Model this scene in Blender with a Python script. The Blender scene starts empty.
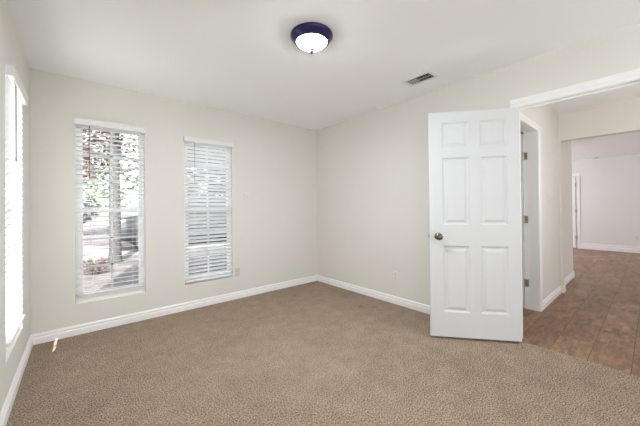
import bpy, bmesh, math, random
from mathutils import Vector, Matrix
random.seed(7)
S = bpy.context.scene
COL = S.collection
PI = math.pi

# ------------------------------------------------------------------ camera
def make_camera():
    yaw, pitch, roll = [math.radians(a) for a in (49.65, 0.3204, -0.5088)]
    fw = Vector((math.cos(yaw)*math.cos(pitch), math.sin(yaw)*math.cos(pitch), math.sin(pitch)))
    r = Vector((math.sin(yaw), -math.cos(yaw), 0)); u = r.cross(fw)
    r2 = r*math.cos(roll) + u*math.sin(roll); u2 = -r*math.sin(roll) + u*math.cos(roll)
    cd = bpy.data.cameras.new('camera'); co = bpy.data.objects.new('camera', cd); COL.objects.link(co)
    cd.sensor_fit = 'HORIZONTAL'; cd.sensor_width = 36.0
    cd.lens = 284.19*36.0/640.0
    cd.shift_y = -(213-205.65)/640.0
    cd.clip_start = 0.02; cd.clip_end = 300
    m = Matrix((( r2.x, u2.x, -fw.x, -2.981), (r2.y, u2.y, -fw.y, -3.5955), (r2.z, u2.z, -fw.z, 1.2), (0, 0, 0, 1)))
    co.matrix_world = m
    S.camera = co
make_camera()

# ------------------------------------------------------------------ light and exposure
S.view_settings.view_transform = 'Standard'
S.view_settings.look = 'None'
S.view_settings.gamma = 1.0
S.view_settings.use_curve_mapping = False
S.view_settings.exposure = 2.10
S.cycles.max_bounces = 14
S.cycles.diffuse_bounces = 9
S.cycles.transparent_max_bounces = 16
S.cycles.transmission_bounces = 8
S.cycles.sample_clamp_indirect = 6.0
S.cycles.caustics_reflective = False
S.cycles.caustics_refractive = False

SUN_DIR = Vector((0.20, 0.55, -0.385)).normalized()      # the way the light travels
W = bpy.data.worlds.new('sky'); S.world = W; W.use_nodes = True
nt = W.node_tree; nt.nodes.clear()
sky = nt.nodes.new('ShaderNodeTexSky'); sky.sky_type = 'NISHITA'; sky.sun_disc = False
sky.sun_elevation = math.asin(-SUN_DIR.z); sky.sun_rotation = math.atan2(-SUN_DIR.x, -SUN_DIR.y)
sky.air_density = 1.0; sky.dust_density = 2.5; sky.ozone_density = 0.6
bg = nt.nodes.new('ShaderNodeBackground'); bg.inputs['Strength'].default_value = 0.26
wo = nt.nodes.new('ShaderNodeOutputWorld')
hs = nt.nodes.new('ShaderNodeHueSaturation'); hs.inputs['Saturation'].default_value = 0.35
nt.links.new(sky.outputs[0], hs.inputs['Color']); nt.links.new(hs.outputs[0], bg.inputs[0]); nt.links.new(bg.outputs[0], wo.inputs[0])

def light(name, kind, energy, loc, color=(1, 1, 1), direction=None, size=None, size_y=None):
    ld = bpy.data.lights.new(name, kind); ld.energy = energy; ld.color = color
    o = bpy.data.objects.new(name, ld); COL.objects.link(o); o.location = loc
    if direction is not None:
        o.rotation_euler = Vector(direction).to_track_quat('-Z', 'Y').to_euler()
    if kind == 'AREA':
        ld.shape = 'RECTANGLE'; ld.size = size; ld.size_y = size_y or size
    elif kind == 'POINT': ld.shadow_soft_size = size or 0.1
    return o
sun = light('sun', 'SUN', 7.0, (-6, -8, 9), (1.0, 0.95, 0.88), SUN_DIR); sun.data.angle = math.radians(0.53)
# added fill lights: behind the camera, and beyond the doorway
light('rear_fill', 'AREA', 7, (-1.65, -5.95, 1.35), (0.90, 0.96, 1.0), (0, 1, 0), 3.0, 2.0)  # added soft fill in front of the rear wall, which has no window
light('side_fill', 'AREA', 7, (-3.27, -5.0, 1.3), (0.90, 0.96, 1.0), (1, 0, 0), 1.4, 1.7)  # added fill off the left wall behind the camera, no opening there
light('far_room_fill', 'AREA', 15, (5.6, -0.06, 1.5), (0.93, 0.95, 1.0), (0, -1, 0), 2.2, 1.6)  # added to brighten the far room, standing in for unseen windows
light('far_room_side_fill', 'AREA', 7, (4.6, -5.95, 1.5), (0.95, 0.96, 1.0), (0, 1, 0), 2.0, 1.6)  # second added fill, lifts the short wall past the header
light('hall_fill', 'POINT', 6.3, (0.62, -4.15, 1.55), (1.0, 0.985, 0.965), None, 0.12)  # added bare point fill for the hall, no fixture built

# ------------------------------------------------------------------ materials
def mat(name, color, rough=0.5, metal=0.0, noise=None, bump=None, emit=None, trans=None, spec=0.5):
    """noise=(scale, amount): mottled colour; bump=(scale, strength, distance): fine relief"""
    m = bpy.data.materials.new(name); m.use_nodes = True
    t = m.node_tree; b = t.nodes['Principled BSDF']; out = t.nodes['Material Output']
    c = (*color, 1)
    b.inputs['Base Color'].default_value = c; b.inputs['Roughness'].default_value = rough
    b.inputs['Metallic'].default_value = metal
    b.inputs['Specular IOR Level'].default_value = spec
    tc = t.nodes.new('ShaderNodeTexCoord')
    if noise:
        n = t.nodes.new('ShaderNodeTexNoise'); n.inputs['Scale'].default_value = noise[0]; n.inputs['Detail'].default_value = 4
        t.links.new(tc.outputs['Object'], n.inputs['Vector'])
        r = t.nodes.new('ShaderNodeValToRGB')
        a = noise[1]
        r.color_ramp.elements[0].position = 0.3; r.color_ramp.elements[1].position = 0.7
        r.color_ramp.elements[0].color = (*[x*(1-a) for x in color], 1)
        r.color_ramp.elements[1].color = (*[min(1, x*(1+a)) for x in color], 1)
        t.links.new(n.outputs['Fac'], r.inputs[0]); t.links.new(r.outputs[0], b.inputs['Base Color'])
    if bump:
        n2 = t.nodes.new('ShaderNodeTexNoise'); n2.inputs['Scale'].default_value = bump[0]; n2.inputs['Detail'].default_value = 3
        t.links.new(tc.outputs['Object'], n2.inputs['Vector'])
        bp = t.nodes.new('ShaderNodeBump'); bp.inputs['Strength'].default_value = bump[1]; bp.inputs['Distance'].default_value = bump[2]
        t.links.new(n2.outputs['Fac'], bp.inputs['Height']); t.links.new(bp.outputs[0], b.inputs['Normal'])
    if emit:
        b.inputs['Emission Color'].default_value = (*emit[0], 1); b.inputs['Emission Strength'].default_value = emit[1]
    if trans:
        tr = t.nodes.new('ShaderNodeBsdfTranslucent'); tr.inputs[0].default_value = (*trans[0], 1)
        mx = t.nodes.new('ShaderNodeMixShader'); mx.inputs[0].default_value = trans[1]
        t.links.new(b.outputs[0], mx.inputs[1]); t.links.new(tr.outputs[0], mx.inputs[2]); t.links.new(mx.outputs[0], out.inputs[0])
    return m

M = {}
M['wall'] = mat('cream_wall_paint', (0.755, 0.739, 0.700), 0.75, noise=(3.0, 0.008), bump=(90, 0.12, 0.002), spec=0.25)
M['hall_wall'] = mat('hall_wall_paint', (0.79, 0.775, 0.74), 0.75, noise=(3.0, 0.008), bump=(90, 0.12, 0.002), spec=0.25)
M['far_wall'] = mat('far_room_wall_paint', (0.79, 0.785, 0.775), 0.75, noise=(3.0, 0.008), bump=(90, 0.12, 0.002), spec=0.25)
M['ceiling'] = mat('ceiling_paint', (0.935, 0.955, 0.98), 0.85, noise=(2.0, 0.008), bump=(70, 0.15, 0.002), spec=0.2)
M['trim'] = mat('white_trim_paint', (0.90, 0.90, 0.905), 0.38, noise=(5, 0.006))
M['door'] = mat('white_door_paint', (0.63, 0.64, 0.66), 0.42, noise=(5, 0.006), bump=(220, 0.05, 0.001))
M['vinyl'] = mat('white_window_vinyl', (0.93, 0.93, 0.93), 0.35, noise=(6, 0.006))
M['slat'] = mat('white_blind_slat', (0.92, 0.92, 0.92), 0.42, noise=(9, 0.01), trans=((0.95, 0.95, 0.95), 0.50))
M['cord'] = mat('white_cord', (0.78, 0.78, 0.76), 0.7, noise=(40, 0.03))
M['wand'] = mat('grey_plastic_wand', (0.10, 0.10, 0.11), 0.3, noise=(30, 0.05))
M['wand_pale'] = mat('clear_plastic_wand', (0.36, 0.36, 0.37), 0.3, noise=(30, 0.05))
M['plate'] = mat('ivory_plastic', (0.76, 0.74, 0.69), 0.35, noise=(20, 0.01))
M['slot'] = mat('dark_slot', (0.05, 0.05, 0.05), 0.6, noise=(50, 0.1))
M['bronze'] = mat('dark_blue_bronze', (0.016, 0.014, 0.085), 0.26, 0.4, noise=(20, 0.1))
M['nickel'] = mat('dark_nickel', (0.20, 0.175, 0.14), 0.16, 1.0, noise=(30, 0.06))
M['brass'] = mat('aged_brass', (0.50, 0.46, 0.33), 0.4, 1.0, noise=(60, 0.1))
M['finial'] = mat('dark_finial_metal', (0.03, 0.03, 0.035), 0.4, 0.3, noise=(30, 0.06))
M['grey_metal'] = mat('grey_metal', (0.33, 0.33, 0.33), 0.4, 0.6, noise=(40, 0.08))
M['dome'] = mat('frosted_glass_lit', (0.9, 0.9, 0.9), 0.4, noise=(5, 0.01), emit=((0.93, 0.968, 1.0), 19.0))
M['vent'] = mat('white_vent_enamel', (0.82, 0.82, 0.83), 0.4, noise=(20, 0.01))
M['duct'] = mat('dark_duct', (0.03, 0.03, 0.03), 0.8, noise=(30, 0.1))
M['blade'] = mat('grey_vent_blade', (0.42, 0.41, 0.40), 0.45, noise=(30, 0.03))
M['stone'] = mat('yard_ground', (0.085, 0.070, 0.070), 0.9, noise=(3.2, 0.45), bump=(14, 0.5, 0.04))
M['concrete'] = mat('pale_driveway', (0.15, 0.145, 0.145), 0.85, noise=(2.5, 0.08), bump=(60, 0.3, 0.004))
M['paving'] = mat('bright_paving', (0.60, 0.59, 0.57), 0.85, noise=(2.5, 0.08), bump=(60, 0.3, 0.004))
M['bark'] = mat('grey_bark', (0.028, 0.025, 0.025), 0.9, noise=(9, 0.35), bump=(22, 0.8, 0.03))
M['leaf_green'] = mat('green_leaves', (0.075, 0.11, 0.04), 0.6, noise=(2.5, 0.35), trans=((0.14, 0.20, 0.06), 0.25))
M['leaf_red'] = mat('russet_leaves', (0.09, 0.045, 0.035), 0.6, noise=(2.5, 0.35), trans=((0.2, 0.08, 0.05), 0.25))
M['leaf_dark'] = mat('dark_green_leaves', (0.022, 0.024, 0.016), 0.6, noise=(2.5, 0.35), trans=((0.04, 0.05, 0.02), 0.2))
M['car'] = mat('black_car_paint', (0.012, 0.014, 0.018), 0.3, 0.2, noise=(3, 0.1))
M['car_glass'] = mat('tinted_car_glass', (0.02, 0.025, 0.03), 0.08, 0.0, noise=(3, 0.1))
M['rubber'] = mat('tyre_rubber', (0.015, 0.015, 0.015), 0.8, noise=(20, 0.2))
M['alloy'] = mat('wheel_alloy', (0.4, 0.4, 0.42), 0.3, 0.9, noise=(20, 0.05))
M['lamp_red'] = mat('red_lens', (0.4, 0.02, 0.02), 0.2, noise=(20, 0.05))

def glass():
    m = bpy.data.materials.new('clear_pane'); m.use_nodes = True
    t = m.node_tree; t.nodes.clear()
    o = t.nodes.new('ShaderNodeOutputMaterial'); tr = t.nodes.new('ShaderNodeBsdfTransparent'); tr.inputs[0].default_value = (0.93, 0.95, 0.95, 1)
    g = t.nodes.new('ShaderNodeBsdfGlossy'); g.inputs['Roughness'].default_value = 0.02
    lw = t.nodes.new('ShaderNodeLayerWeight'); lw.inputs['Blend'].default_value = 0.5
    pw = t.nodes.new('ShaderNodeMath'); pw.operation = 'POWER'; pw.inputs[1].default_value = 4.0; t.links.new(lw.outputs['Facing'], pw.inputs[0])
    f = t.nodes.new('ShaderNodeMath'); f.operation = 'MULTIPLY_ADD'; f.inputs[1].default_value = 0.5; f.inputs[2].default_value = 0.03; t.links.new(pw.outputs[0], f.inputs[0])
    mx = t.nodes.new('ShaderNodeMixShader')
    t.links.new(f.outputs[0], mx.inputs[0]); t.links.new(tr.outputs[0], mx.inputs[1]); t.links.new(g.outputs[0], mx.inputs[2]); t.links.new(mx.outputs[0], o.inputs[0])
    return m
M['glass'] = glass()

def carpet():
    m = bpy.data.materials.new('beige_carpet_pile'); m.use_nodes = True
    t = m.node_tree; b = t.nodes['Principled BSDF']; L = t.links.new
    b.inputs['Roughness'].default_value = 1.0; b.inputs['Specular IOR Level'].default_value = 0.05
    tc = t.nodes.new('ShaderNodeTexCoord')
    def noise(s, d, r=0.6):
        n = t.nodes.new('ShaderNodeTexNoise'); n.inputs['Scale'].default_value = s; n.inputs['Detail'].default_value = d
        n.inputs['Roughness'].default_value = r
        L(tc.outputs['Object'], n.inputs['Vector']); return n
    n1, n2, n3 = noise(125, 4, 0.75), noise(9, 3), noise(1.6, 3)
    r1 = t.nodes.new('ShaderNodeValToRGB'); e = r1.color_ramp.elements
    e[0].position = 0.38; e[0].color = (0.085, 0.054, 0.036, 1)
    e[1].position = 0.62; e[1].color = (0.66, 0.515, 0.40, 1)
    k = e.new(0.5); k.color = (0.345, 0.263, 0.197, 1)
    L(n1.outputs['Fac'], r1.inputs[0])
    def mul(a, n, lo, hi):
        mr = t.nodes.new('ShaderNodeMapRange'); mr.inputs[1].default_value = 0.3; mr.inputs[2].default_value = 0.7
        mr.inputs[3].default_value = lo; mr.inputs[4].default_value = hi
        L(n.outputs['Fac'], mr.inputs[0])
        mx = t.nodes.new('ShaderNodeMix'); mx.data_type = 'RGBA'; mx.blend_type = 'MULTIPLY'; mx.inputs[0].default_value = 1
        L(a, mx.inputs[6]); L(mr.outputs[0], mx.inputs[7]); return mx.outputs[2]
    c = mul(r1.outputs[0], n2, 0.88, 1.10); c = mul(c, n3, 0.90, 1.08)
    L(c, b.inputs['Base Color'])
    bp = t.nodes.new('ShaderNodeBump'); bp.inputs['Strength'].default_value = 0.7; bp.inputs['Distance'].default_value = 0.012
    L(n1.outputs['Fac'], bp.inputs['Height']); L(bp.outputs[0], b.inputs['Normal'])
    return m
M['carpet'] = carpet()

def planks():
    m = bpy.data.materials.new('brown_vinyl_planks'); m.use_nodes = True
    t = m.node_tree; b = t.nodes['Principled BSDF']; L = t.links.new
    b.inputs['Roughness'].default_value = 0.42; b.inputs['Specular IOR Level'].default_value = 0.35
    tc = t.nodes.new('ShaderNodeTexCoord')
    mp = t.nodes.new('ShaderNodeMapping'); mp.inputs['Location'].default_value = (0.35, 0.025, 0); L(tc.outputs['Object'], mp.inputs[0])
    br = t.nodes.new('ShaderNodeTexBrick'); br.offset = 0.37; br.inputs['Scale'].default_value = 1.0
    br.inputs['Brick Width'].default_value = 1.22; br.inputs['Row Height'].default_value = 0.23
    br.inputs['Mortar Size'].default_value = 0.003; br.inputs['Mortar Smooth'].default_value = 0.2; br.inputs['Bias'].default_value = 0
    br.inputs['Color1'].default_value = (0.32, 0.32, 0.32, 1); br.inputs['Color2'].default_value = (0.70, 0.70, 0.70, 1); br.inputs['Mortar'].default_value = (0.3, 0.3, 0.3, 1)
    L(mp.outputs[0], br.inputs['Vector'])
    r = t.nodes.new('ShaderNodeValToRGB'); e = r.color_ramp.elements
    e[0].position = 0.1; e[0].color = (0.215, 0.113, 0.063, 1); e[1].position = 0.9; e[1].color = (0.360, 0.226, 0.139, 1)
    L(br.outputs['Color'], r.inputs[0])
    def stretched(sx, sy, det, off):
        m2 = t.nodes.new('ShaderNodeMapping'); m2.inputs['Scale'].default_value = (sx, sy, 1); L(tc.outputs['Object'], m2.inputs[0])
        ad = t.nodes.new('ShaderNodeVectorMath'); ad.operation = 'ADD'; L(m2.outputs[0], ad.inputs[0])
        sc = t.nodes.new('ShaderNodeVectorMath'); sc.operation = 'SCALE'; sc.inputs['Scale'].default_value = off
        L(br.outputs['Color'], sc.inputs[0]); L(sc.outputs[0], ad.inputs[1])
        n = t.nodes.new('ShaderNodeTexNoise'); n.inputs['Scale'].default_value = 1; n.inputs['Detail'].default_value = det; n.inputs['Distortion'].default_value = 0.6
        L(ad.outputs[0], n.inputs['Vector']); return n
    def mul(a, n, lo, hi, p0=0.3, p1=0.7):
        mr = t.nodes.new('ShaderNodeMapRange'); mr.inputs[1].default_value = p0; mr.inputs[2].default_value = p1
        mr.inputs[3].default_value = lo; mr.inputs[4].default_value = hi
        L(n, mr.inputs[0])
        mx = t.nodes.new('ShaderNodeMix'); mx.data_type = 'RGBA'; mx.blend_type = 'MULTIPLY'; mx.inputs[0].default_value = 1
        L(a, mx.inputs[6]); L(mr.outputs[0], mx.inputs[7]); return mx.outputs[2]
    g1, g2, g3 = stretched(3.2, 9, 4, 11.0), stretched(6, 70, 4, 17.0), stretched(9, 24, 4, 7.0)
    c = mul(r.outputs[0], g1.outputs['Fac'], 0.66, 1.24); c = mul(c, g2.outputs['Fac'], 0.86, 1.12); c = mul(c, g3.outputs['Fac'], 0.74, 1.20)
    c = mul(c, br.outputs['Fac'], 1.0, 0.5, 0, 1)
    L(c, b.inputs['Base Color'])
    k1 = stretched(5, 11, 2, 23.0)
    mr2 = mul(c, k1.outputs['Fac'], 1.0, 0.72, 0.60, 0.72)
    L(mr2, b.inputs['Base Color'])
    return m
M['planks'] = planks()

# ------------------------------------------------------------------ mesh helpers
class MB:
    def __init__(s): s.bm = bmesh.new()
    def box(s, lo, hi, bev=0.0, mtx=None):
        lo, hi = Vector(lo), Vector(hi)
        r = bmesh.ops.create_cube(s.bm, size=1.0)
        vs = r['verts']; d = hi-lo; c = (hi+lo)/2
        for v in vs: v.co = Vector((v.co.x*d.x, v.co.y*d.y, v.co.z*d.z)) + c
        if bev > 0:
            es = list({e for v in vs for e in v.link_edges})
            rr = bmesh.ops.bevel(s.bm, geom=es, offset=min(bev, min(d)*0.45), segments=2, affect='EDGES', profile=0.5)
            vs = list({v for f in rr['faces'] for v in f.verts} | {v for v in vs if v.is_valid})
        if mtx is not None:
            for v in vs: v.co = mtx @ v.co
        return s
    def lathe(s, prof, n=32, mtx=None, close=True):
        """prof: list of (radius, z)"""
        rings = []
        for rr, z in prof:
            if rr < 1e-6: rings.append([s.bm.verts.new((0, 0, z))])
            else: rings.append([s.bm.verts.new((rr*math.cos(2*PI*k/n), rr*math.sin(2*PI*k/n), z)) for k in range(n)])
        for a, b in zip(rings, rings[1:]):
            for k in range(n):
                q = [a[k % len(a)], a[(k+1) % len(a)], b[(k+1) % len(b)], b[k % len(b)]]
                u = []
                for v in q:
                    if v not in u: u.append(v)
                if len(u) >= 3: s.bm.faces.new(u)
        if mtx is not None:
            for ring in rings:
                for v in ring: v.co = mtx @ v.co
        return s
    def tube(s, pts, rad, n=10):
        pts = [Vector(p) for p in pts]
        rads = rad if isinstance(rad, (list, tuple)) else [rad]*len(pts)
        rings = []
        for i, p in enumerate(pts):
            d = (pts[min(i+1, len(pts)-1)]-pts[max(i-1, 0)]).normalized()
            a = d.orthogonal().normalized() if i == 0 else (a - d*a.dot(d)).normalized()
            b = d.cross(a)
            rings.append([s.bm.verts.new(p + rads[i]*(a*math.cos(2*PI*k/n)+b*math.sin(2*PI*k/n))) for k in range(n)])
        for A, B in zip(rings, rings[1:]):
            for k in range(n): s.bm.faces.new((A[k], A[(k+1) % n], B[(k+1) % n], B[k]))
        s.bm.faces.new(rings[0][::-1]); s.bm.faces.new(rings[-1])
        return s
    def extrude(s, prof, a, b, axis_u, axis_v):
        """prof of (u, v) carried from point a to point b"""
        a, b, U, V = Vector(a), Vector(b), Vector(axis_u), Vector(axis_v)
        A = [s.bm.verts.new(a + U*u + V*v) for u, v in prof]; B = [s.bm.verts.new(b + U*u + V*v) for u, v in prof]
        n = len(prof)
        for k in range(n): s.bm.faces.new((A[k], A[(k+1) % n], B[(k+1) % n], B[k]))
        s.bm.faces.new(A[::-1]); s.bm.faces.new(B)
        return s
    def build(s, name, m, parent=None, smooth=False):
        bmesh.ops.recalc_face_normals(s.bm, faces=s.bm.faces)
        me = bpy.data.meshes.new(name); s.bm.to_mesh(me); s.bm.free()
        me.materials.append(m)
        if smooth:
            for p in me.polygons: p.use_smooth = True
            if hasattr(me, 'set_sharp_from_angle'): me.set_sharp_from_angle(angle=math.radians(38))
        o = bpy.data.objects.new(name, me); COL.objects.link(o)
        if parent: o.parent = parent
        return o

def tag(o, label, cat, group=None, kind=None):
    o['label'] = label; o['category'] = cat
    if group: o['group'] = group
    if kind: o['kind'] = kind
    return o
def empty(name, loc, rz=0.0):
    o = bpy.data.objects.new(name, None); COL.objects.link(o); o.location = loc; o.rotation_euler = (0, 0, rz)
    o.empty_display_size = 0.1
    return o
def struct(o, label, cat): return tag(o, label, cat, kind='structure')

def wall_mesh(name, m, org, U, N, length, height, thick, holes=()):
    """a wall with openings: org at the bottom corner of its room face, U along it, thickness going along N; holes (u0,u1,z0,z1)"""
    us = sorted({0, length, *[h[0] for h in holes], *[h[1] for h in holes]})
    zs = sorted({0, height, *[h[2] for h in holes], *[h[3] for h in holes]})
    org, U, N = Vector(org), Vector(U), Vector(N)
    b = MB(); vd = {}
    def V(i, j, k):
        if (i, j, k) not in vd: vd[(i, j, k)] = b.bm.verts.new(org + U*us[i] + Vector((0, 0, zs[j])) + N*(thick*k))
        return vd[(i, j, k)]
    def solid(i, j):
        if i < 0 or j < 0 or i >= len(us)-1 or j >= len(zs)-1: return False
        cu, cz = (us[i]+us[i+1])/2, (zs[j]+zs[j+1])/2
        return not any(h[0] < cu < h[1] and h[2] < cz < h[3] for h in holes)
    for i in range(len(us)-1):
        for j in range(len(zs)-1):
            if not solid(i, j): continue
            for k in (0, 1): b.bm.faces.new((V(i, j, k), V(i+1, j, k), V(i+1, j+1, k), V(i, j+1, k)))
            for (di, dj, p, q) in ((-1, 0, (i, j), (i, j+1)), (1, 0, (i+1, j), (i+1, j+1)), (0, -1, (i, j), (i+1, j)), (0, 1, (i, j+1), (i+1, j+1))):
                if not solid(i+di, j+dj): b.bm.faces.new((V(*p, 0), V(*q, 0), V(*q, 1), V(*p, 1)))
    return b.build(name, m)

# ------------------------------------------------------------------ the room
H = 2.464
XL = -3.31            # left wall
YR = -6.0            # rear wall behind the camera
HY = -2.738           # left wall of the hall
T = 0.14
W1 = (-3.005, -2.428, 0.283, 2.085)
W2 = (-2.030, -1.440, 0.300, 2.060)
WL = (-1.115, -0.475, 0.300, 2.070)      # along y, in the left wall
DO0, DO1, DTOP = -2.803, -3.600, 2.07    # bedroom doorway, hinge side and latch side

struct(MB().box((XL-T, YR-0.12, -0.12), (-0.001, T, 0)).build('floor', M['carpet']), 'beige speckled carpet covering the bedroom floor', 'carpet')
struct(MB().box((0, -6.1, -0.12), (7.75, T, -0.006)).build('floor_hall', M['planks']), 'brown wood-look plank floor running down the hall', 'floor')
struct(MB().box((XL-T, YR-0.12, H), (0.0, T, H+0.15)).build('ceiling', M['ceiling']), 'smooth white bedroom ceiling', 'ceiling')
struct(MB().box((0.0, -6.1, H), (2.16, T, H+0.15)).build('ceiling_hall', M['ceiling']), 'white ceiling of the hall beyond the open door', 'ceiling')
struct(MB().box((2.16, -6.1, H), (7.75, T, H+0.15)).build('ceiling_far', M['ceiling']), 'white ceiling of the far room beyond the hall header', 'ceiling')

struct(wall_mesh('wall_back', M['wall'], (XL-T, 0, 0), (1, 0, 0), (0, 1, 0), -XL+2*T, H, T,
       [(W1[0]-XL+T, W1[1]-XL+T, W1[2], W1[3]), (W2[0]-XL+T, W2[1]-XL+T, W2[2], W2[3])]), 'cream wall with two tall narrow windows', 'wall')
struct(wall_mesh('wall_left', M['wall'], (XL, YR-0.12, 0), (0, 1, 0), (-1, 0, 0), -YR+0.12, H, T,
       [(WL[0]-YR+0.12, WL[1]-YR+0.12, WL[2], WL[3])]), 'cream left wall with one tall window beside the corner', 'wall')
struct(wall_mesh('wall_right', M['wall'], (0, -6.1, 0), (0, 1, 0), (1, 0, 0), 6.1, H, 0.12,
       [(DO1-0.02+6.1, DO0+0.02+6.1, -0.0, DTOP+0.02)]), 'cream right wall with the doorway to the hall', 'wall')
struct(wall_mesh('wall_rear', M['wall'], (XL, YR, 0), (1, 0, 0), (0, -1, 0), -XL, H, 0.12), 'cream rear wall behind the viewer', 'wall')
# hall and far room
HD0, HD1, HDT = 0.24, 1.0, 2.045        # door opening in the hall's left wall
struct(wall_mesh('wall_hall_left', M['hall_wall'], (0.12, HY, 0), (1, 0, 0), (0, 1, 0), 1.98, H, 0.12,
       [(HD0-0.12-0.02, HD1-0.12+0.02, -0.0, HDT+0.02)]), 'cream hall wall with a door casing and light switch', 'wall')
hdr = MB()
hdr.box((2.1, -6.1, 2.088), (2.215, HY+0.12, H)).box((2.1, HY-0.028, 0), (2.215, HY+0.12, 2.088)).box((2.1, -6.1, 0), (2.215, -4.05, 2.088))
struct(hdr.build('wall_hall_header', M['hall_wall']), 'cream header over the wide opening at the hall end', 'wall')
struct(MB().box((2.215, -2.70, 0), (3.355, -2.58, H)).build('wall_hall_end', M['hall_wall']), 'short shaded wall beyond the hall header', 'wall')
struct(MB().box((7.586, -6.1, 0), (7.7, T, H)).build('wall_far', M['far_wall']), 'pale wall at the end of the far room', 'wall')
struct(MB().box((0.12, -6.1, 0), (7.586, -6.0, H)).build('wall_far_right', M['far_wall']), 'side wall of the far room', 'wall')
struct(MB().box((0.12, 0.0, 0), (7.586, T, H)).build('wall_far_left', M['far_wall']), 'wall of the rooms behind the hall', 'wall')
struct(MB().box((2.0, HY+0.12, 0), (2.1, 0.0, H)).build('wall_closet', M['hall_wall']), 'wall of the room behind the hall door', 'wall')

# baseboards: colonial profile (out, up)
BB = [(0, 0), (0.017, 0), (0.017, 0.050), (0.015, 0.055), (0.008, 0.058), (0.008, 0.066), (0.013, 0.070), (0.013, 0.078), (0.007, 0.089), (0.004, 0.092), (0, 0.092)]
def baseboard(name, label, runs, k=1.0):
    b = MB()
    for a, c, out in runs: b.extrude([(u, v*k) for u, v in BB], a, c, out, (0, 0, 1))
    struct(b.build(name, M['trim']), label, 'baseboard')
baseboard('baseboard_back', 'white baseboard along the wall with two windows', [((XL, 0, 0), (0, 0, 0), (0, -1, 0))])
baseboard('baseboard_left', 'white baseboard along the left wall', [((XL, YR, 0), (XL, 0, 0), (1, 0, 0))])
baseboard('baseboard_right', 'white baseboard along the right wall to the door', [((0, DO0+0.042, 0), (0, 0, 0), (-1, 0, 0)), ((0, YR, 0), (0, DO1-0.053, 0), (-1, 0, 0))])
baseboard('baseboard_hall', 'white baseboard wrapping the hall wall and its stub', [((1.088, HY, -0.006), (2.1, HY, -0.006), (0, -1, 0)),
          ((2.1, HY-0.043, -0.006), (2.1, HY, -0.006), (-1, 0, 0)), ((2.085, HY-0.028, -0.006), (2.215, HY-0.028, -0.006), (0, -1, 0)),
          ((2.215, -2.70, -0.006), (3.37, -2.70, -0.006), (0, -1, 0)), ((3.355, -2.715, -0.006), (3.355, -2.58, -0.006), (1, 0, 0))])
baseboard('baseboard_far', 'tall white baseboard along the far room wall', [((7.586, -6.0, -0.006), (7.586, -2.262, -0.006), (-1, 0, 0))], 1.75)

# door casings: stepped profile (out from the wall, across)
def flat_casing(b, a, c, out, across, w=0.068):
    prof = [(0, 0), (0.011, 0), (0.013, 0.010), (0.013, 0.022), (0.018, 0.030), (0.018, w-0.004), (0.014, w), (0, w)]
    b.extrude(prof, a, c, out, across)

# bedroom doorway: jamb lining, stop, casings on both faces
b = MB()
for y0, sgn in ((DO0, 1), (DO1, -1)):
    b.box((-0.002, min(y0, y0+0.02*sgn), 0), (0.122, max(y0, y0+0.02*sgn), DTOP))
    b.box((0.042, min(y0, y0-0.011*sgn), 0), (0.078, max(y0, y0-0.011*sgn), DTOP-0.012))
b.box((-0.002, DO1-0.02, DTOP), (0.122, DO0+0.02, DTOP+0.02))
b.box((0.042, DO1, DTOP-0.012), (0.078, DO0, DTOP))
struct(b.build('trim_1', M['trim']), 'white door jamb lining of the bedroom doorway', 'door jamb')
b = MB()
for xw, o in ((0.0, -1), (0.12, 1)):
    flat_casing(b, (xw, DO0+0.002, 0), (xw, DO0+0.002, DTOP+0.004), (o, 0, 0), (0, 1, 0), 0.040)
    flat_casing(b, (xw, DO1-0.002, 0), (xw, DO1-0.002, DTOP+0.004), (o, 0, 0), (0, -1, 0), 0.051)
    flat_casing(b, (xw, DO1-0.053, DTOP+0.004), (xw, DO0+0.042, DTOP+0.004), (o, 0, 0), (0, 0, 1), 0.072)
struct(b.build('trim_2', M['trim']), 'white casing around the bedroom doorway', 'door casing')
# hall door opening
b = MB()
for x0, sgn in ((HD0, -1), (HD1, 1)):
    b.box((min(x0, x0+0.02*sgn), HY-0.002, -0.006), (max(x0, x0+0.02*sgn), HY+0.138, HDT))
b.box((HD0-0.02, HY-0.002, HDT), (HD1+0.02, HY+0.122, HDT+0.02))
struct(b.build('trim_3', M['trim']), 'white jamb of the doorway in the hall wall', 'door jamb')
b = MB()
flat_casing(b, (HD1+0.003, HY, -0.006), (HD1+0.003, HY, HDT+0.003), (0, -1, 0), (1, 0, 0), 0.085)
flat_casing(b, (HD0-0.003, HY, -0.006), (HD0-0.003, HY, HDT+0.003), (0, -1, 0), (-1, 0, 0), 0.085)
flat_casing(b, (HD0-0.088, HY, HDT+0.003), (HD1+0.088, HY, HDT+0.003), (0, -1, 0), (0, 0, 1), 0.063)
struct(b.build('trim_4', M['trim']), 'white casing around the doorway in the hall wall', 'door casing')
# far doorway casing
b = MB()
flat_casing(b, (7.586, -2.185, -0.006), (7.586, -2.185, 2.0), (-1, 0, 0), (0, -1, 0), 0.08)
flat_casing(b, (7.586, -1.32, -0.006), (7.586, -1.32, 2.0), (-1, 0, 0), (0, 1, 0), 0.08)
flat_casing(b, (7.586, -2.265, 2.0), (7.586, -1.24, 2.0), (-1, 0, 0), (0, 0, 1), 0.075)
struct(b.build('trim_5', M['trim']), 'white door casing on the far room wall', 'door casing')

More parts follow.
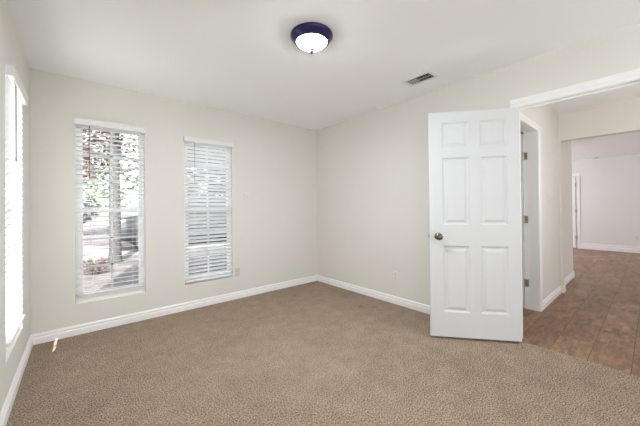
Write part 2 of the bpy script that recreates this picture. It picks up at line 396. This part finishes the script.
# ------------------------------------------------------------------ doors
def panel_face(b, Wd, Hd, y, sgn, panels):
    """one face of a six-panel door at depth y; sgn = +1 when it faces +y"""
    us = sorted({0, Wd, *[p[0] for p in panels], *[p[1] for p in panels]}); zs = sorted({0, Hd, *[p[2] for p in panels], *[p[3] for p in panels]})
    for i in range(len(us)-1):
        for j in range(len(zs)-1):
            q = (us[i], us[i+1], zs[j], zs[j+1])
            cu, cz = (q[0]+q[1])/2, (q[2]+q[3])/2
            inp = any(p[0] < cu < p[1] and p[2] < cz < p[3] for p in panels)
            rings = [(0, 0)] if not inp else [(0, 0), (0.006, -0.003), (0.012, -0.008), (0.024, -0.009), (0.028, -0.008), (0.046, -0.002)]
            prev = None
            for ins, dep in rings:
                r = [b.bm.verts.new((u, y+sgn*dep, z)) for u, z in ((q[0]+ins, q[2]+ins), (q[1]-ins, q[2]+ins), (q[1]-ins, q[3]-ins), (q[0]+ins, q[3]-ins))]
                if prev:
                    for k in range(4): b.bm.faces.new((prev[k], prev[(k+1) % 4], r[(k+1) % 4], r[k]))
                prev = r
            b.bm.faces.new(prev)
def six_panel(Wd, Hd, y0, y1):
    """leaf from x=0 (hinge) to Wd, y0<y1 thickness, z 0..Hd"""
    pl = []
    c0, c1 = 0.098*Wd/0.77, 0.331*Wd/0.77; d0, d1 = 0.418*Wd/0.77, 0.657*Wd/0.77
    for u in ((c0, c1), (d0, d1)):
        for z in ((0.222, 0.820), (1.008, 1.616), (1.698, 1.936)): pl.append((*u, *z))
    b = MB()
    panel_face(b, Wd, Hd, y1, 1, pl); panel_face(b, Wd, Hd, y0, -1, pl)
    for (u, v) in (((0, 0), (0, Hd)), ((Wd, 0), (Wd, Hd)), ((0, 0), (Wd, 0)), ((0, Hd), (Wd, Hd))):
        b.bm.faces.new([b.bm.verts.new(p) for p in ((u[0], y0, u[1]), (v[0], y0, v[1]), (v[0], y1, v[1]), (u[0], y1, u[1]))])
    bmesh.ops.remove_doubles(b.bm, verts=b.bm.verts, dist=1e-5)
    return b
def knob_mb(y, sgn):
    b = MB()
    prof = [(0, 0), (0.033, 0), (0.033, 0.004), (0.029, 0.009), (0.014, 0.012), (0.011, 0.016), (0.011, 0.030), (0.016, 0.034),
            (0.0255, 0.041), (0.0285, 0.050), (0.0270, 0.059), (0.020, 0.065), (0.010, 0.067), (0.008, 0.0655), (0, 0.0655)]
    b.lathe(prof, 32, Matrix.Translation((0, y, 0)) @ Matrix.Rotation(-sgn*PI/2, 4, 'X'))
    return b
def hinge_mb(z, x=0.0, y=0.0):
    b = MB()
    b.lathe([(0, -0.047), (0.0045, -0.046), (0.0062, -0.044), (0.0062, 0.044), (0.0045, 0.046), (0, 0.048)], 14, Matrix.Translation((x, y, z)))
    return b

door = empty('door_1', (-0.0615, -2.8425, 0.022), math.atan2(0.5881, -0.4851))
struct(door, 'white six panel bedroom door standing open with a dark knob', 'door')
DW, DH = 0.749, 2.030
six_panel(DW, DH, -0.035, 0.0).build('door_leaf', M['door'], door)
KX, KZ = 0.676, 0.905
for y, s in ((0.0, 1), (-0.035, -1)):
    k = knob_mb(0, s).build('door_knob', M['nickel'], door, True); k.location = (KX, y, KZ); k['label'] = 'dark nickel round knob'
b = MB().box((DW-0.0005, -0.029, KZ-0.028), (DW+0.0015, -0.006, KZ+0.028), 0.0005)
b.box((DW, -0.022, KZ-0.008), (DW+0.011, -0.012, KZ+0.008), 0.002)
b.build('latch_plate', M['grey_metal'], door)['label'] = 'grey metal latch plate'
for z in (0.27, 1.02, 1.80):
    b = hinge_mb(z, -0.007, -0.040)
    b.box((-0.0015, -0.036, z-0.044), (0.0, -0.004, z+0.044))
    b.build('hinge', M['brass'], door)['label'] = 'aged brass hinge'

# the door of the hall closet, folded back into the room behind it
hd = empty('door_2', (HD1-0.006, HY+0.1395, 0.006), PI/2)
struct(hd, 'white hall door swung away behind the jamb, brass hinges showing', 'door')
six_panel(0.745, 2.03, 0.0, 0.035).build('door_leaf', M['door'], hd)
for z in (0.29, 1.03, 1.77):
    b = MB().box((-0.044, -0.0045, z-0.042), (-0.010, -0.0025, z+0.042))
    b.lathe([(0, -0.05), (0.006, -0.049), (0.008, -0.046), (0.008, 0.046), (0.006, 0.049), (0, 0.05)], 14, Matrix.Translation((-0.004, 0.001, z)))
    b.build('hinge', M['brass'], hd)['label'] = 'aged brass hinge'
# closed door in the far room
fd = empty('door_3', (7.580, -2.170, 0.004), PI/2)
struct(fd, 'closed white door at the left end of the far wall', 'door')
six_panel(0.84, 1.99, -0.0, 0.03).build('door_leaf', M['trim'], fd)
for z in (0.30, 1.03, 1.75):
    b = MB().lathe([(0, -0.05), (0.009, -0.048), (0.011, -0.045), (0.011, 0.045), (0.009, 0.048), (0, 0.05)], 14, Matrix.Translation((-0.006, 0.034, z)))
    b.build('hinge', M['brass'], fd)['label'] = 'small metal hinge'

# ------------------------------------------------------------------ windows (single hung, built along local x, outside is +y)
def window(name, label, loc, rz, w, h):
    r = empty(name, loc, rz); struct(r, label, 'window')
    y0, y1 = 0.036, 0.112                     # frame sits just behind the blind
    fw = 0.030
    b = MB()
    b.box((0, y0, 0), (fw, y1, h), 0.003).box((w-fw, y0, 0), (w, y1, h), 0.003)
    b.box((fw, y0, h-fw), (w-fw, y1, h), 0.003).box((fw, y0, 0), (w-fw, y1, 0.034), 0.003)
    b.build('window_frame', M['vinyl'], r)
    mid = h*0.503
    for nm, z0, z1, ya, yb, rb, rt in (('lower_sash', 0.034, mid+0.018, y0+0.004, y0+0.028, 0.045, 0.038), ('upper_sash', mid-0.018, h-fw, y0+0.030, y0+0.052, 0.036, 0.032)):
        s = 0.026
        b = MB()
        b.box((fw, ya, z0), (fw+s, yb, z1), 0.002).box((w-fw-s, ya, z0), (w-fw, yb, z1), 0.002)
        b.box((fw+s, ya, z0), (w-fw-s, yb, z0+rb), 0.002).box((fw+s, ya, z1-rt), (w-fw-s, yb, z1), 0.002)
        so = b.build(nm, M['vinyl'], r)
        gx0, gx1, gz0, gz1 = fw+s, w-fw-s, z0+rb, z1-rt
        ym = (ya+yb)/2
        MB().box((gx0-0.004, ym-0.002, gz0-0.004), (gx1+0.004, ym+0.002, gz1+0.004)).build('glass_pane', M['glass'], so)
        b = MB()
        b.box(((gx0+gx1)/2-0.009, ym+0.004, gz0), ((gx0+gx1)/2+0.009, ym+0.010, gz1))
        for k in (1, 2): b.box((gx0, ym+0.004, gz0+(gz1-gz0)*k/3-0.009), (gx1, ym+0.010, gz0+(gz1-gz0)*k/3+0.009))
        b.build('window_grille', M['vinyl'], so)
    b = MB().lathe([(0, 0), (0.012, 0), (0.012, 0.008), (0.006, 0.012), (0, 0.012)], 16, Matrix.Translation((w/2, y0+0.012, mid+0.018)))
    b.box((w/2-0.006, y0-0.006, mid+0.026), (w/2+0.03, y0+0.010, mid+0.034), 0.002)
    b.build('sash_lock', M['vinyl'], r)
    return r
window('window_1', 'tall narrow window behind the open blind', (W1[0], 0, W1[2]), 0, W1[1]-W1[0], W1[3]-W1[2])
window('window_2', 'tall narrow window behind the half closed blind', (W2[0], 0, W2[2]), 0, W2[1]-W2[0], W2[3]-W2[2])
window('window_3', 'tall window in the left wall behind the closed blind', (XL, WL[0], WL[2]), PI/2, WL[1]-WL[0], WL[3]-WL[2])

# ------------------------------------------------------------------ blinds
def blind(label, loc, rz, w, ztop, zbot, tilt, wand_x, wand_m, last_gap=0.0, wand_len=0.47):
    """local: x along the window, y outwards, z from the bottom of the opening; tilt raises the room edge of the slats"""
    r = empty('window_blind', loc, rz); tag(r, label, 'blind', 'white slat blinds in the windows')
    yc = 0.004; hw = 0.0245
    # valance with small returns and a moulded face
    prof = [(0, 0), (0.007, 0), (0.010, 0.006), (0.010, 0.050), (0.013, 0.056), (0.013, 0.064), (0, 0.064)]
    b = MB(); z0 = ztop-0.064
    b.extrude([(u-0.001, v) for u, v in prof], (-0.004, -0.026, z0), (w+0.004, -0.026, z0), (0, -1, 0), (0, 0, 1))
    b.box((-0.004, -0.026, z0), (0.001, -0.0005, ztop-0.002)).box((w-0.001, -0.026, z0), (w+0.004, -0.0005, ztop-0.002))
    b.build('valance', M['slat_solid'], r)
    MB().box((0.004, -0.022, ztop-0.052), (w-0.004, 0.030, ztop-0.006), 0.002).build('headrail', M['slat_solid'], r)
    pitch = 0.0445; top = ztop-0.085; bot = zbot+0.030
    n = int((top-bot)/pitch)+1
    sl = MB(); ca, sa = math.cos(tilt), math.sin(tilt)
    for k in range(n):
        zc = top-(top-bot-last_gap)*k/(n-1) if n > 1 else top
        # gently crowned slat section, room edge at -y
        sec = []
        for t_ in (-1, -0.5, 0, 0.5, 1): sec.append((t_*hw, 0.0016*(1-t_*t_)))
        sec = [(u, v+0.0014) for u, v in sec] + [(u, v-0.0014) for u, v in reversed(sec)]
        pr = [(yc+u*ca - v*sa, zc - u*sa + v*ca) for u, v in sec]
        sl.extrude([(p[0], p[1]) for p in pr], (0.008, 0, 0), (w-0.008, 0, 0), (0, 1, 0), (0, 0, 1))
    sl.build('slats', M['slat'], r)
    MB().box((0.008, yc-hw, zbot), (w-0.008, yc+hw, zbot+0.017), 0.004).build('bottom_rail', M['slat_solid'], r)
    for x in (0.20*w, 0.80*w):
        b = MB()
        for y in (yc-hw*ca-0.0015, yc+hw*ca+0.0015): b.tube([(x, y, ztop-0.05), (x, y, zbot+0.008)], 0.0009, 6)
        b.build('ladder_cord', M['cord'], r)
    b = MB().tube([(wand_x, -0.024, ztop-0.055), (wand_x, -0.030, ztop-0.09), (wand_x, -0.031, ztop-0.09-wand_len)], 0.0036, 8)
    b.lathe([(0, 0), (0.005, 0.004), (0.005, 0.03), (0, 0.034)], 10, Matrix.Translation((wand_x, -0.031, ztop-0.095-wand_len)))
    b.build('tilt_wand', wand_m, r, True)['label'] = 'thin hanging tilt wand'
    return r
M['slat_solid'] = mat('white_blind_rail', (0.82, 0.82, 0.82), 0.4, noise=(9, 0.01))
B1 = blind('white blind with slats open wide, yard showing through', (W1[0], 0, W1[2]), 0, W1[1]-W1[0], W1[3]-W1[2]-0.004, 0.082, math.radians(6), 0.107, M['wand'])
B2 = blind('white blind with slats half tilted, beside the light switch', (W2[0], 0, W2[2]), 0, W2[1]-W2[0], W2[3]-W2[2]-0.004, 0.020, math.radians(39), 0.113, M['wand_pale'])
B3 = blind('brightly sunlit closed white blind on the left wall', (XL, WL[0], WL[2]), PI/2, WL[1]-WL[0], WL[3]-WL[2]-0.004, 0.090, math.radians(62), 0.12, M['wand_pale'], 0.012)

# ------------------------------------------------------------------ ceiling lamp and vent
lp = empty('ceiling_light', (-1.672, -1.977, H))
tag(lp, 'lit flush ceiling light, dark rim around white glass dome', 'ceiling light')
b = MB().lathe([(0, 0), (0.150, 0), (0.155, -0.005), (0.155, -0.014), (0.149, -0.022), (0.138, -0.038), (0.122, -0.054), (0.115, -0.058), (0.111, -0.055), (0.111, -0.01), (0, -0.01)], 56)
b.build('rim', M['bronze'], lp, True)['label'] = 'dark blue-black metal rim'
pr = [(0.1095*(1-t**1.5)**0.75, -0.054-0.048*t) for t in [k/16 for k in range(17)]]
pr[-1] = (0, pr[-1][1])
MB().lathe([(0.1095, -0.02)]+pr, 48).build('glass_dome', M['dome'], lp, True)['label'] = 'glowing frosted white dome'
MB().lathe([(0, -0.098), (0.014, -0.101), (0.018, -0.110), (0.013, -0.117), (0.014, -0.122), (0.009, -0.131), (0.003, -0.140), (0, -0.141)], 20).build('finial', M['finial'], lp, True)['label'] = 'small dark finial'
bulb = light('ceiling_lamp_light', 'AREA', 5, (-1.672, -1.977, H-0.148), (0.91, 0.96, 1.0), (0, 0, -1), 0.2)
bulb.data.shape = 'DISK'

def register(name, label, cx, cy, w, l, m_frame, fr=0.035, nblade=9):
    r = empty(name, (cx, cy, H)); tag(r, label, 'vent')
    b = MB(); z0 = -0.008
    for lo, hi in (((-w/2-fr, -l/2-fr), (w/2+fr, -l/2)), ((-w/2-fr, l/2), (w/2+fr, l/2+fr)), ((-w/2-fr, -l/2), (-w/2, l/2)), ((w/2, -l/2), (w/2+fr, l/2))):
        b.box((*lo, z0), (*hi, -0.0002), 0.0025)
    b.build('frame', m_frame, r)
    MB().box((-w/2, -l/2, -0.0025), (w/2, l/2, -0.0005)).build('duct', M['duct'], r)
    b = MB()
    for k in range(nblade):
        y = -l/2+(k+0.5)*l/nblade
        mt = Matrix.Translation((0, y, -0.009)) @ Matrix.Rotation(math.radians(38 if k < nblade/2 else -38), 4, 'X')
        b.box((-w/2, -0.0065, -0.0007), (w/2, 0.0065, 0.0007), 0, mt)
    b.box((-0.004, -l/2, -0.011), (0.004, l/2, -0.003))
    b.build('louvres', M['blade'], r)['label'] = 'grey louvre blades'
    return r
register('ceiling_vent', 'white framed ceiling vent with dark louvres near the right wall', -0.405, -2.106, 0.12, 0.24, M['vent'])

dt = empty('ceiling_sensor', (7.44, -2.61, H)); tag(dt, 'small grey round fitting on the far room ceiling', 'ceiling fitting')
MB().lathe([(0, 0), (0.085, 0), (0.085, -0.012), (0.075, -0.022), (0, -0.024)], 28).build('base', M['vent'], dt, True)
MB().lathe([(0, -0.023), (0.045, -0.023), (0.040, -0.036), (0, -0.038)], 24).build('grille', M['grey_metal'], dt, True)

# ------------------------------------------------------------------ switches and outlets (local: x along wall, -y into the room)
def outlet(label, loc, rz, m=None):
    r = empty('wall_outlet', loc, rz); tag(r, label, 'outlet', 'duplex outlets low on the walls')
    MB().box((-0.036, -0.0065, -0.058), (0.036, 0, 0.058), 0.003).build('cover_plate', m or M['plate'], r)
    for z in (0.020, -0.020):
        f = MB().box((-0.0165, -0.009, z-0.0145), (0.0165, -0.006, z+0.0145), 0.005).build('receptacle', m or M['plate'], r)
        b = MB().box((-0.0085, -0.0096, z-0.003), (-0.0060, -0.0088, z+0.008)).box((0.0060, -0.0096, z-0.003), (0.0085, -0.0088, z+0.007))
        b.lathe([(0, -0.0003), (0.0028, -0.0003), (0.0028, 0.0006), (0, 0.0006)], 12, Matrix.Translation((0, -0.0092, z-0.0085)) @ Matrix.Rotation(PI/2, 4, 'X'))
        b.build('slots', M['slot'], f)
    MB().lathe([(0, 0), (0.003, 0), (0.0028, 0.0014), (0, 0.0016)], 12, Matrix.Translation((0, -0.0062, 0)) @ Matrix.Rotation(PI/2, 4, 'X')).build('screw', M['grey_metal'], r)
    return r
M['almond'] = mat('almond_plastic', (0.64, 0.63, 0.56), 0.4, noise=(20, 0.01))
outlet('almond outlet low on the wall beside the half closed blind', (-1.372, 0, 0.349), 0, M['almond'])
outlet('ivory outlet low on the right wall before the door', (0, -1.515, 0.345), -PI/2)
outlet('outlet low on the far room wall beyond the hall', (7.586, -3.305, 0.366), -PI/2)
def switch(label, loc, rz, w=0.072, h=0.118):
    r = empty('light_switch', loc, rz); tag(r, label, 'light switch', 'toggle switches on the walls')
    MB().box((-w/2, -0.0065, -h/2), (w/2, 0, h/2), 0.003).build('switch_plate', M['plate'], r)
    b = MB().box((-0.006, -0.0075, -0.013), (0.006, -0.006, 0.013), 0.001)
    b.box((-0.0042, -0.020, -0.005), (0.0042, -0.004, 0.005), 0.002, Matrix.Rotation(math.radians(24), 4, 'X'))
    b.build('toggle', M['plate'], r)
    for z in (0.030, -0.030): MB().lathe([(0, 0), (0.003, 0), (0.0028, 0.0014), (0, 0.0016)], 12, Matrix.Translation((0, -0.0062, z)) @ Matrix.Rotation(PI/2, 4, 'X')).build('screw', M['grey_metal'], r)
    return r
switch('switch at chest height on the wall beside the half closed blind', (-1.226, 0, 1.348), 0, 0.085, 0.125)
switch('switch on the hall wall between casing and header', (1.497, HY, 1.281), 0)

# ------------------------------------------------------------------ outdoors
GZ = -0.06
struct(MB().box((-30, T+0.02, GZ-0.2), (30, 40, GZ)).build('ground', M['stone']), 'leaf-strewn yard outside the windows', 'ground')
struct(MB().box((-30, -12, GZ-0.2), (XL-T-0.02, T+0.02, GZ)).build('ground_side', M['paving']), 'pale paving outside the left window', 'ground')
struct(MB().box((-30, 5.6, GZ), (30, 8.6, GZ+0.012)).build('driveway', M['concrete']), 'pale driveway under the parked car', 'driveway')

# parked dark car, its side towards the window; nose at -x
cr = empty('car', (0.0, 6.95, GZ+0.012)); tag(cr, 'dark parked car in the yard seen through the blinds', 'car')
side = [(-2.28, 0.42), (-2.26, 0.80), (-2.12, 0.98), (-1.2, 1.10), (-0.95, 1.13), (1.95, 1.13), (2.22, 1.02), (2.28, 0.60), (2.24, 0.36), (1.80, 0.30), (-1.9, 0.30)]
b = MB(); b.extrude(side, (0, -0.90, 0), (0, 0.90, 0), (1, 0, 0), (0, 0, 1))
bmesh.ops.bevel(b.bm, geom=list(b.bm.edges), offset=0.05, segments=2, affect='EDGES', profile=0.5)
b.build('car_body', M['car'], cr, True)
cab = [(-1.0, 1.10), (-0.35, 1.62), (-0.05, 1.68), (1.5, 1.66), (2.05, 1.10)]
b = MB(); b.extrude(cab, (0, -0.78, 0), (0, 0.78, 0), (1, 0, 0), (0, 0, 1))
bmesh.ops.bevel(b.bm, geom=list(b.bm.edges), offset=0.06, segments=2, affect='EDGES', profile=0.5)
b.build('car_cabin', M['car'], cr, True)
for k, pts in enumerate(([(-0.72, 1.16), (-0.28, 1.55), (0.35, 1.58), (0.35, 1.16)], [(0.43, 1.16), (0.43, 1.58), (1.38, 1.56), (1.72, 1.16)])):
    for s in (-1, 1):
        b = MB(); b.extrude(pts, (0, s*0.775, 0), (0, s*0.79, 0), (1, 0, 0), (0, 0, 1)); b.build('side_window', M['car_glass'], cr)
for x in (-1.42, 1.42):
    for s in (-1, 1):
        mt = Matrix.Translation((x, s*0.80, 0.345)) @ Matrix.Rotation(-s*PI/2, 4, 'X')
        w = MB().lathe([(0.20, -0.10), (0.32, -0.10), (0.345, -0.07), (0.345, 0.08), (0.32, 0.115), (0.22, 0.115), (0.20, 0.09), (0.20, -0.10)], 32, mt).build('wheel', M['rubber'], cr, True)
        MB().lathe([(0, 0.07), (0.06, 0.09), (0.19, 0.085), (0.205, 0.10), (0.205, -0.05), (0, -0.05)], 24, mt).build('hub', M['alloy'], w, True)
for s in (-1, 1):
    MB().box((-2.30, s*0.62-0.16, 0.72), (-2.20, s*0.62+0.16, 0.86), 0.03).build('headlamp', M['alloy'], cr)
    MB().box((2.18, s*0.72-0.08, 0.75), (2.29, s*0.72+0.08, 1.0), 0.02).build('tail_lamp', M['lamp_red'], cr)

def leaves(b, centers, n, size):
    for _ in range(n):
        c, r = random.choice(centers)
        while True:
            d = Vector((random.uniform(-1, 1), random.uniform(-1, 1), random.uniform(-1, 1)))
            if d.length < 1: break
        p = Vector(c) + d*r
        q = Matrix.Rotation(random.uniform(0, 6.3), 3, 'Z') @ Matrix.Rotation(random.uniform(-1.2, 1.2), 3, 'X')
        s = size*random.uniform(0.6, 1.3)
        b.bm.faces.new([b.bm.verts.new(p + q @ Vector(v)*s) for v in ((-0.5, 0, 0), (0, -0.28, 0.06), (0.6, 0, 0), (0, 0.28, 0.06))])
def tree(label, x, y, r0, h, leafm, centers, n, size, lean=0.0):
    t = empty('tree', (x, y, GZ)); tag(t, label, 'tree', 'trees in the yard')
    b = MB()
    b.tube([(0, 0, -0.05), (0.01, 0, 0.25), (lean*0.4, 0.02, h*0.4), (lean*0.7, 0, h*0.7), (lean, 0.05, h)], [r0*1.35, r0*1.05, r0*0.95, r0*0.8, r0*0.4], 14)
    rnd = random.Random(int(x*100)+7)
    for k in range(9):
        z = h*(0.38+0.06*k); a = k*2.4
        e = Vector((math.cos(a)*1.3, math.sin(a)*1.1, z+0.7+0.3*rnd.random())); m_ = Vector((math.cos(a)*0.6, math.sin(a)*0.5, z+0.25))
        b.tube([(lean*z/h, 0, z), m_, e], [r0*0.4, r0*0.24, r0*0.08], 8)
    b.build('trunk', M['bark'], t, True)
    f = MB(); leaves(f, centers, n, size); f.build('crown', leafm, t)
    return t
tree('grey tree trunk close outside the open blind', -2.33, 4.7, 0.115, 5.5, M['leaf_red'],
     [((-1.0, 0.3, 3.0), 0.8), ((0.2, 0.2, 3.4), 0.9), ((-0.3, 0.5, 4.2), 1.0), ((0.9, 0.4, 4.0), 0.8), ((-0.7, 0.2, 2.3), 0.5), ((-0.2, 0.3, 2.9), 0.6)], 2600, 0.11)
tree('tall dark tree beyond the driveway', -3.1, 13.6, 0.16, 7.0, M['leaf_dark'],
     [((-0.6, 0, 2.2), 0.9), ((0.7, 0.2, 2.8), 0.9), ((-0.5, 0.4, 3.8), 1.1), ((0.5, 0, 4.6), 1.2), ((-0.2, 0, 5.6), 1.2), ((0.2, 0, 1.4), 0.8), ((1.2, 0, 3.8), 1.0)], 5000, 0.16)
tree('pale green leafy tree behind the parked car', -0.9, 10.3, 0.14, 5.0, M['leaf_green'],
     [((-1.0, 0, 2.2), 1.0), ((0.6, 0, 2.6), 1.1), ((0, 0.3, 3.8), 1.4), ((1.4, 0, 2.0), 0.9)], 2600, 0.15)
tree('broad dark evergreen tree behind the driveway, in line with the half closed blind', 3.0, 13.2, 0.18, 6.0, M['leaf_dark'],
     [((-1.5, 0, 1.8), 1.1), ((0.4, 0, 1.7), 1.1), ((1.8, 0, 2.0), 1.1), ((-1.2, 0, 3.4), 1.2), ((0.6, 0, 3.6), 1.3), ((1.6, 0.2, 3.8), 1.1), ((0, 0.3, 5.0), 1.3), ((-1.0, 0.2, 4.8), 1.0)], 7000, 0.26)
def shrub(label, x, y, r, m, n):
    s = empty('shrub', (x, y, GZ)); tag(s, label, 'shrub', 'low shrubs in the yard')
    b = MB(); rnd = random.Random(int(x*50))
    for k in range(7):
        a = k*0.9; b.tube([(0.05*math.cos(a), 0.05*math.sin(a), -0.02), (r*0.35*math.cos(a), r*0.35*math.sin(a), r*0.6), (r*0.7*math.cos(a), r*0.7*math.sin(a), r*1.1)], [0.014, 0.010, 0.005], 6)
    b.build('stems', M['bark'], s)
    f = MB(); leaves(f, [((0, 0, r*0.75), r*0.7), ((r*0.4, 0, r*0.6), r*0.5), ((-r*0.4, 0.1, r*0.55), r*0.5)], n, 0.07); f.build('foliage', m, s)
shrub('low dark shrub left of the parked car', -3.35, 6.0, 0.5, M['leaf_dark'], 450)
shrub('russet shrub near the trunk by the window', -2.75, 3.4, 0.26, M['leaf_red'], 260)
